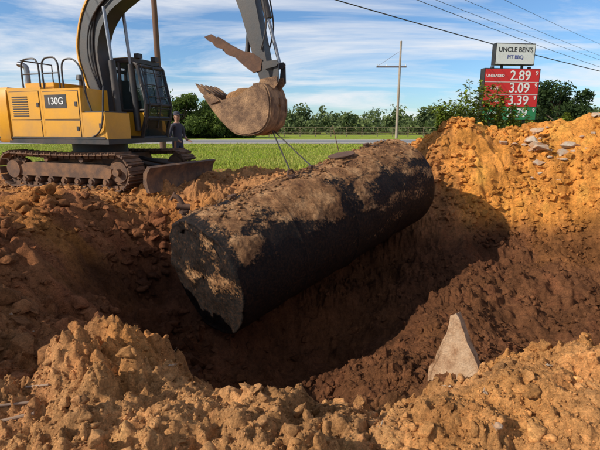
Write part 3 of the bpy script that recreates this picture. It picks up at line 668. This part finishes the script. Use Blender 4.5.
# ------------------------------------------------------------------ grass blades
t=NT('leaf_foliage');a=t.n('ShaderNodeAttribute',attribute_name='col').outputs['Color']
tr=t.n('ShaderNodeBsdfTranslucent');t.l(a,tr.inputs['Color']);mx=t.n('ShaderNodeMixShader');mx.inputs[0].default_value=.3
t.out(a,.75);t.b.inputs['Specular IOR Level'].default_value=.2
t.l(t.b.outputs[0],mx.inputs[1]);t.l(tr.outputs[0],mx.inputs[2]);t.l(mx.outputs[0],t.t.nodes['Material Output'].inputs['Surface']);M_leaf=t.m
def blades(name,N,x0,x1,y0,y1,h0,h1_,cols):
    x=rng.uniform(x0,x1,N);y=y0+(y1-y0)*rng.rand(N)**1.4
    g_=ss(13.8,16.3,y+1.2*fbm(x*.5,y*.5,3));keep=(rng.rand(N)<g_)&~((x>2.5)&(y<16.5));x=x[keep];y=y[keep];N=len(x)
    z=hgt(x,y);h=(h0+(h1_-h0)*rng.rand(N)**2)*(.5+1.1*(fbm(x*.8,y*.8,3)*.5+.5));h=np.maximum(h,.01);a=rng.rand(N)*3.14;w=.012+.010*(y/20)
    dx=np.cos(a)*w;dy=np.sin(a)*w;lx=rng.randn(N)*.5*h;ly=rng.randn(N)*.5*h
    V=np.empty((N,3,3));V[:,0]=np.c_[x-dx,y-dy,z-.01];V[:,1]=np.c_[x+dx,y+dy,z-.01];V[:,2]=np.c_[x+lx,y+ly,z+h]
    tone=ss(-.5,.6,fbm(x*.35+3,y*.35,3))[:,None]
    cc=np.array(cols)[rng.randint(0,len(cols),N)]*(.7+.6*rng.rand(N,1));cc=cc*(1-.45*tone)+np.array([.42,.38,.10])*.45*tone
    return npmesh(name,V.reshape(-1,3),np.arange(N*3).reshape(-1,3),[M_leaf],{'col':('FLOAT_COLOR',np.repeat(cc,3,0))},False)
blades('grass',90000,-22,16,13.8,39,.03,.14,[(.28,.35,.03),(.34,.38,.05),(.20,.28,.02),(.42,.38,.09)])
# ------------------------------------------------------------------ trees
M_bark=simple('bark',(.09,.06,.04),.9,0,.4)
def foliage(blobs,n_per,size,c_lo,c_hi):
    V=[];Cc=[]
    for (cx,cy,cz,rx,rz_) in blobs:
        N=int(n_per);d=rng.randn(N,3);d/=np.linalg.norm(d,axis=1)[:,None];r=rng.rand(N)**.45
        lump=1+.35*vn3(d*2.2+rng.rand(3)*40)
        p_=d*(r*lump)[:,None]*(rx,rx,rz_)+(cx,cy,cz)
        s=size*(.6+.8*rng.rand(N));u=rng.randn(N,3);u/=np.linalg.norm(u,axis=1)[:,None];v=np.cross(u,rng.randn(N,3));v/=np.linalg.norm(v,axis=1)[:,None]
        q=np.stack([p_-u*s[:,None],p_-v*s[:,None]*.45,p_+u*s[:,None],p_+v*s[:,None]*.45],1)
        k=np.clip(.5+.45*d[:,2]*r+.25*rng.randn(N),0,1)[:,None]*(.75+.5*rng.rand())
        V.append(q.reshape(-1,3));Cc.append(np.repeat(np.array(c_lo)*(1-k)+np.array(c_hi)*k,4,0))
    V=np.concatenate(V);V[:,2]=np.maximum(V[:,2],.02);return V,np.arange(len(V)).reshape(-1,4),np.concatenate(Cc)
def tree(name,x,y,H,W_,size,n_per,lo,hi,nb=14,z0=0,low=.25):
    E=empty(name,(x,y,z0));blobs=[]
    bm=bmesh.new();addtube(bm,smoothpts([(0,0,-.1),(.05*H*.3,.0,H*.3),(0,.03*H,H*.6),(.02*H,0,H*.88)],4),list(np.linspace(H*.03,H*.006,13)),8)
    for k in range(nb):
        a=rng.rand()*6.28;zz=H*(low+(1-low-.12)*rng.rand());rad=W_/2*(.25+.55*rng.rand())*math.sin(math.pi*min(1,max(.15,(zz/H-low+.2)/(1.2-low))))**.6
        bx,by=math.cos(a)*rad,math.sin(a)*rad;r=W_*.17*(.7+.7*rng.rand());blobs.append((bx,by,zz,r,r*.75))
        addtube(bm,smoothpts([(0,0,zz*.6),(bx*.5,by*.5,zz*.85),(bx,by,zz)],3),[H*.012*(1-.12*q_) for q_ in range(7)],6)
    fin(bm,'trunk_limbs',M_bark,E,0,True)
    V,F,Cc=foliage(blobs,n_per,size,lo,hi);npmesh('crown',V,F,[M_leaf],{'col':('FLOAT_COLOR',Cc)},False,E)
    return E
LO=(.035,.06,.014);HI=(.14,.19,.035)
tree('broadleaf_tree',24.6,44,6.0,5.6,.16,420,(.012,.026,.010),(.05,.08,.022),16)
for x,y,H,W_ in[(-15.5,62,6.0,7.5),(-11.0,64,5.0,6.5),(-20.5,63,6.6,8),(-13.3,67,5.8,7.5),(-8.3,66,4.0,5.5)]: tree('roadside_tree',x,y,H,W_,.2,420,LO,HI,22,0,.02)
tree('roadside_tree',30.5,60,6.5,7,.2,380,LO,HI,16,0,.08)
bl=[]
for k in range(460):
    yy=rng.choice([105,130,160,190])+rng.randn()*6;xx=rng.uniform(-.95,1.05)*yy
    H=(2.3+2.6*vn(np.array([xx*.06]),np.array([yy*.1]))[0]+rng.rand()*2.2)*yy/115
    r=2.4*(.6+.9*rng.rand())*yy/115
    for q_ in range(3): bl.append((xx+rng.randn()*1.5,yy+rng.randn(),max(.6,H*(.15+.34*q_)),r*(1.2-.25*q_),max(.6,H*.32)))
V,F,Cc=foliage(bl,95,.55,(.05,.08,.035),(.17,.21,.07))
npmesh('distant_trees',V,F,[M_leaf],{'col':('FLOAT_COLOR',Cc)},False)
def weed(name,x,y,H,n_):
    z=h1(x,y);E=empty(name,(x,y,z-.03));bm=bmesh.new();V=[];Cc=[]
    for k in range(n_):
        a=rng.rand()*6.28;l=.28*H*rng.rand();hh=H*(.6+.4*rng.rand());P_=smoothpts([(0,0,0),(math.cos(a)*l*.4,math.sin(a)*l*.4,hh*.5),(math.cos(a)*l*1.3,math.sin(a)*l*1.3,hh)],5)
        addtube(bm,P_,list(np.linspace(.012,.003,len(P_))),5)
        for i,p_ in enumerate(P_[2:]):
            for q_ in range(5):
                d=Vector((rng.randn(),rng.randn(),.25*rng.randn()));d.normalize();s=.09+.09*rng.rand();w_=Vector((-d.y,d.x,.2*rng.randn()))*s*.25
                b0=Vector(p_)+Vector((0,0,rng.randn()*.05));V+=[b0,b0+d*s*.5+w_,b0+d*s+Vector((0,0,-s*.3)),b0+d*s*.5-w_]
                cc=np.array([.18,.24,.03])*(.5+1.0*rng.rand());Cc+=[cc]*4
    fin(bm,'stems',simple('green_stem',(.14,.16,.05),.7),E,0,True)
    V=np.array([tuple(v) for v in V]);npmesh('leaves',V,np.arange(len(V)).reshape(-1,4),[M_leaf],{'col':('FLOAT_COLOR',np.array(Cc))},False,E)
for x,y,H,n_ in[(4.3,12.6,1.3,8),(4.75,12.8,1.6,8),(5.15,12.9,1.5,9),(5.5,12.9,1.25,9),(3.8,12.5,.9,7),(5.9,12.9,1.0,7),(6.3,13,.7,5),(4.0,12.8,1.1,6),(7.5,13,.6,5)]: weed('weed_plant',x,y,H,n_)
# ------------------------------------------------------------------ fence, poles, wires
FN=empty('pipe_fence',(0,74,0),math.radians(1));bm=bmesh.new()
for k in range(13): addbox(bm,-5+k*2.5-.07,-5+k*2.5+.07,-.07,.07,0,1.55)
for k in range(5): addtube(bm,[(-5,-.11,.3+k*.28),(25,-.11,.3+k*.28)],.035,6)
fin(bm,'posts_rails',simple('fence_paint',(.20,.16,.09),.7),FN)
FW=empty('wire_fence',(0,74,0));bm=bmesh.new()
for k in range(60):
    if -7<-80+k*3<27: continue
    addtube(bm,[(-80+k*3,0,0),(-80+k*3,0,1.25)],.06,6)
for z in(.4,.75,1.1): addtube(bm,[(-80,0,z),(-6,0,z)],.02,5);addtube(bm,[(27,0,z),(100,0,z)],.02,5)
fin(bm,'posts_wires',simple('weathered_wood',(.25,.2,.15),.9),FW)
M_pole=simple('utility_pole_wood',(.20,.13,.085),.85,0,.4,(.1,.06,.04),2)
UP=empty('utility_pole',(12.6,60,0));tube('pole',[(0,0,0),(.08,0,12)],[.19,.12],simple('pale_pole_wood',(.36,.29,.23),.85),UP,12)
box('crossarm',-2.9,.9,-.06,.06,8.85,9.0,MR,UP,.01)
tube('arm_brace',[(0,-.08,10.8),(-2.8,-.08,9.0)],.018,MR,UP,6)
for x in(-2.8,-1.6,.8): tube('insulator',[(x,0,9.0),(x,0,9.2)],.05,MW,UP,8)
tube('pole_cap_pin',[(.05,0,11.4),(.1,0,12.1)],.05,MW,UP,8)
UP2=empty('utility_pole',(-8.1,27,0));tube('pole',[(0,0,0),(0,0,11)],[.19,.14],simple('brown_pole_wood',(.13,.065,.04),.85),UP2,12)
box('crossarm',-1.1,1.1,.13,.23,10.3,10.42,M_pole,UP2,.01)
WL=empty('power_lines')
def wire(a,b,r,sag=.4):
    a=Vector(a);b=Vector(b);d=b-a;a2=a-d*.9;b2=b+d*2.2;pts=[]
    for k in range(33):
        t_=k/32;p_=a2.lerp(b2,t_);tt=-.9+t_*4.1;p_.z-=sag*(tt*(1-tt)) if 0<tt<1 else 0;pts.append(p_)
    tube('wire',pts,r,MB,WL,6)
wire((1.44,20,6.5),(19,30,4.9),.022,.35)
wire((5.1,21.5,6.9),(25.5,40,6.35),.013,.3);wire((6.3,23,7.3),(25.5,40,6.9),.010,.3)
wire((8.4,25,7.8),(28.5,45,8.0),.010,.2);wire((11,26,8.0),(29,46,9.2),.010,.2)
# ------------------------------------------------------------------ price sign
SG=empty('fuel_price_sign',(10.75,24,0),math.radians(7))
M_red=simple('sign_red',(.68,.02,.02),.5,0,.12,(.3,.05,.04));M_grn=simple('sign_green',(.02,.22,.08),.5,0,.12);M_blk=simple('sign_black',(.02,.02,.02),.5,0,.1)
t=NT('price_digit_white');MLed=t.out((.8,.77,.74),.5)
for x in(-1.0,1.0): tube('sign_post',[(x,.1,-.1),(x,.1,4.4)],.09,M_blk,SG,12)
box('sign_cabinet',-1.5,1.5,-.12,.30,1.75,4.30,M_blk,SG,.02)
box('red_face',-1.46,1.46,-.135,-.123,2.42,4.26,M_red,SG,.003);box('green_face',-1.46,1.46,-.135,-.123,1.79,2.39,M_grn,SG,.003)
for z in(3.63,3.03): box('divider',-1.46,1.46,-.142,-.1355,z-.012,z+.012,MW,SG,0)
rx=(math.radians(90),0,0)
for z,lab,pr_ in[(3.93,'UNLEADED','2.89'),(3.33,'PLUS','3.09'),(2.72,'SUPER','3.39'),(2.09,'DIESEL','2.79')]:
    text('price_digits',pr_,(.42,-.145,z),rx,.66,MLed,SG);text('tenths','9',(1.32,-.145,z+.14),rx,.28,MLed,SG);text('grade_label',lab,(-.92,-.145,z),rx,.19,MLed,SG)
box('top_cabinet',-1.0,1.12,-.10,.25,4.46,5.50,M_blk,SG,.02);box('top_face',-.96,1.08,-.115,-.103,4.50,5.46,MW,SG,.003)
text('name_text',"UNCLE BEN'S",(.06,-.12,5.18),rx,.31,M_blk,SG);text('sub_text','PIT BBQ',(.06,-.12,4.83),rx,.24,simple('text_blue',(.03,.06,.3),.5),SG)
tube('top_post',[(-.5,.1,4.3),(-.5,.1,4.47)],.07,M_blk,SG,10);tube('top_post_2',[(.6,.1,4.3),(.6,.1,4.47)],.07,M_blk,SG,10)
# ------------------------------------------------------------------ light, sky, camera
sun=Vector((-.80,-.36,.52)).normalized()
L=bpy.data.lights.new('sun','SUN');L.energy=5.0;L.angle=math.radians(.5);L.color=(1,.93,.82);lo=bpy.data.objects.new('sun',L);lo.rotation_euler=sun.to_track_quat('Z','Y').to_euler();col.objects.link(lo)
W_=bpy.data.worlds.new('World');S.world=W_;W_.use_nodes=True;nt=W_.node_tree;bg=nt.nodes['Background']
sk=nt.nodes.new('ShaderNodeTexSky');sk.sky_type='NISHITA';sk.sun_disc=False;sk.sun_elevation=math.asin(sun.z);sk.sun_rotation=math.atan2(sun.x,sun.y);sk.air_density=1.0;sk.dust_density=.3;sk.ozone_density=2.5
tc=nt.nodes.new('ShaderNodeTexCoord');sp=nt.nodes.new('ShaderNodeSeparateXYZ');nt.links.new(tc.outputs['Generated'],sp.inputs[0])
def wm(op,a,b=0):
    m=nt.nodes.new('ShaderNodeMath');m.operation=op
    for s_,v in((m.inputs[0],a),(m.inputs[1],b)):
        if isinstance(v,bpy.types.NodeSocket):nt.links.new(v,s_)
        else:s_.default_value=v
    return m.outputs[0]
zz=wm('ADD',wm('MAXIMUM',sp.outputs[2],0),.12);cx=wm('DIVIDE',sp.outputs[0],zz);cy=wm('DIVIDE',sp.outputs[1],zz)
cb=nt.nodes.new('ShaderNodeCombineXYZ');nt.links.new(wm('MULTIPLY',cx,.75),cb.inputs[0]);nt.links.new(wm('MULTIPLY',cy,1.5),cb.inputs[1])
nz_=nt.nodes.new('ShaderNodeTexNoise');nz_.inputs['Scale'].default_value=.55;nz_.inputs['Detail'].default_value=10;nz_.inputs['Roughness'].default_value=.62;nz_.inputs['Distortion'].default_value=.6;nt.links.new(cb.outputs[0],nz_.inputs['Vector'])
rp_=nt.nodes.new('ShaderNodeValToRGB');rp_.color_ramp.elements[0].position=.43;rp_.color_ramp.elements[1].position=.63;nt.links.new(nz_.outputs['Fac'],rp_.inputs['Fac'])
tint=nt.nodes.new('ShaderNodeMix');tint.data_type='RGBA';tint.blend_type='MULTIPLY';tint.inputs[0].default_value=1;nt.links.new(sk.outputs[0],tint.inputs[6]);tint.inputs[7].default_value=(1.05,1.35,1.65,1)
mx=nt.nodes.new('ShaderNodeMix');mx.data_type='RGBA';nt.links.new(wm('MULTIPLY',rp_.outputs['Color'],.95),mx.inputs[0]);nt.links.new(tint.outputs[2],mx.inputs[6]);mx.inputs[7].default_value=(10.6,10.7,11.0,1)
nt.links.new(mx.outputs[2],bg.inputs['Color']);bg.inputs['Strength'].default_value=.085
cam=bpy.data.cameras.new('camera');cam.lens=27;cam.sensor_width=36;cam.clip_end=5000;cam.clip_start=.05
co=bpy.data.objects.new('camera',cam);co.location=(0,0,1.35);co.rotation_euler=(math.radians(90-12.16),0,0);col.objects.link(co);S.camera=co
S.view_settings.view_transform='Standard';S.view_settings.look='None';S.view_settings.exposure=0
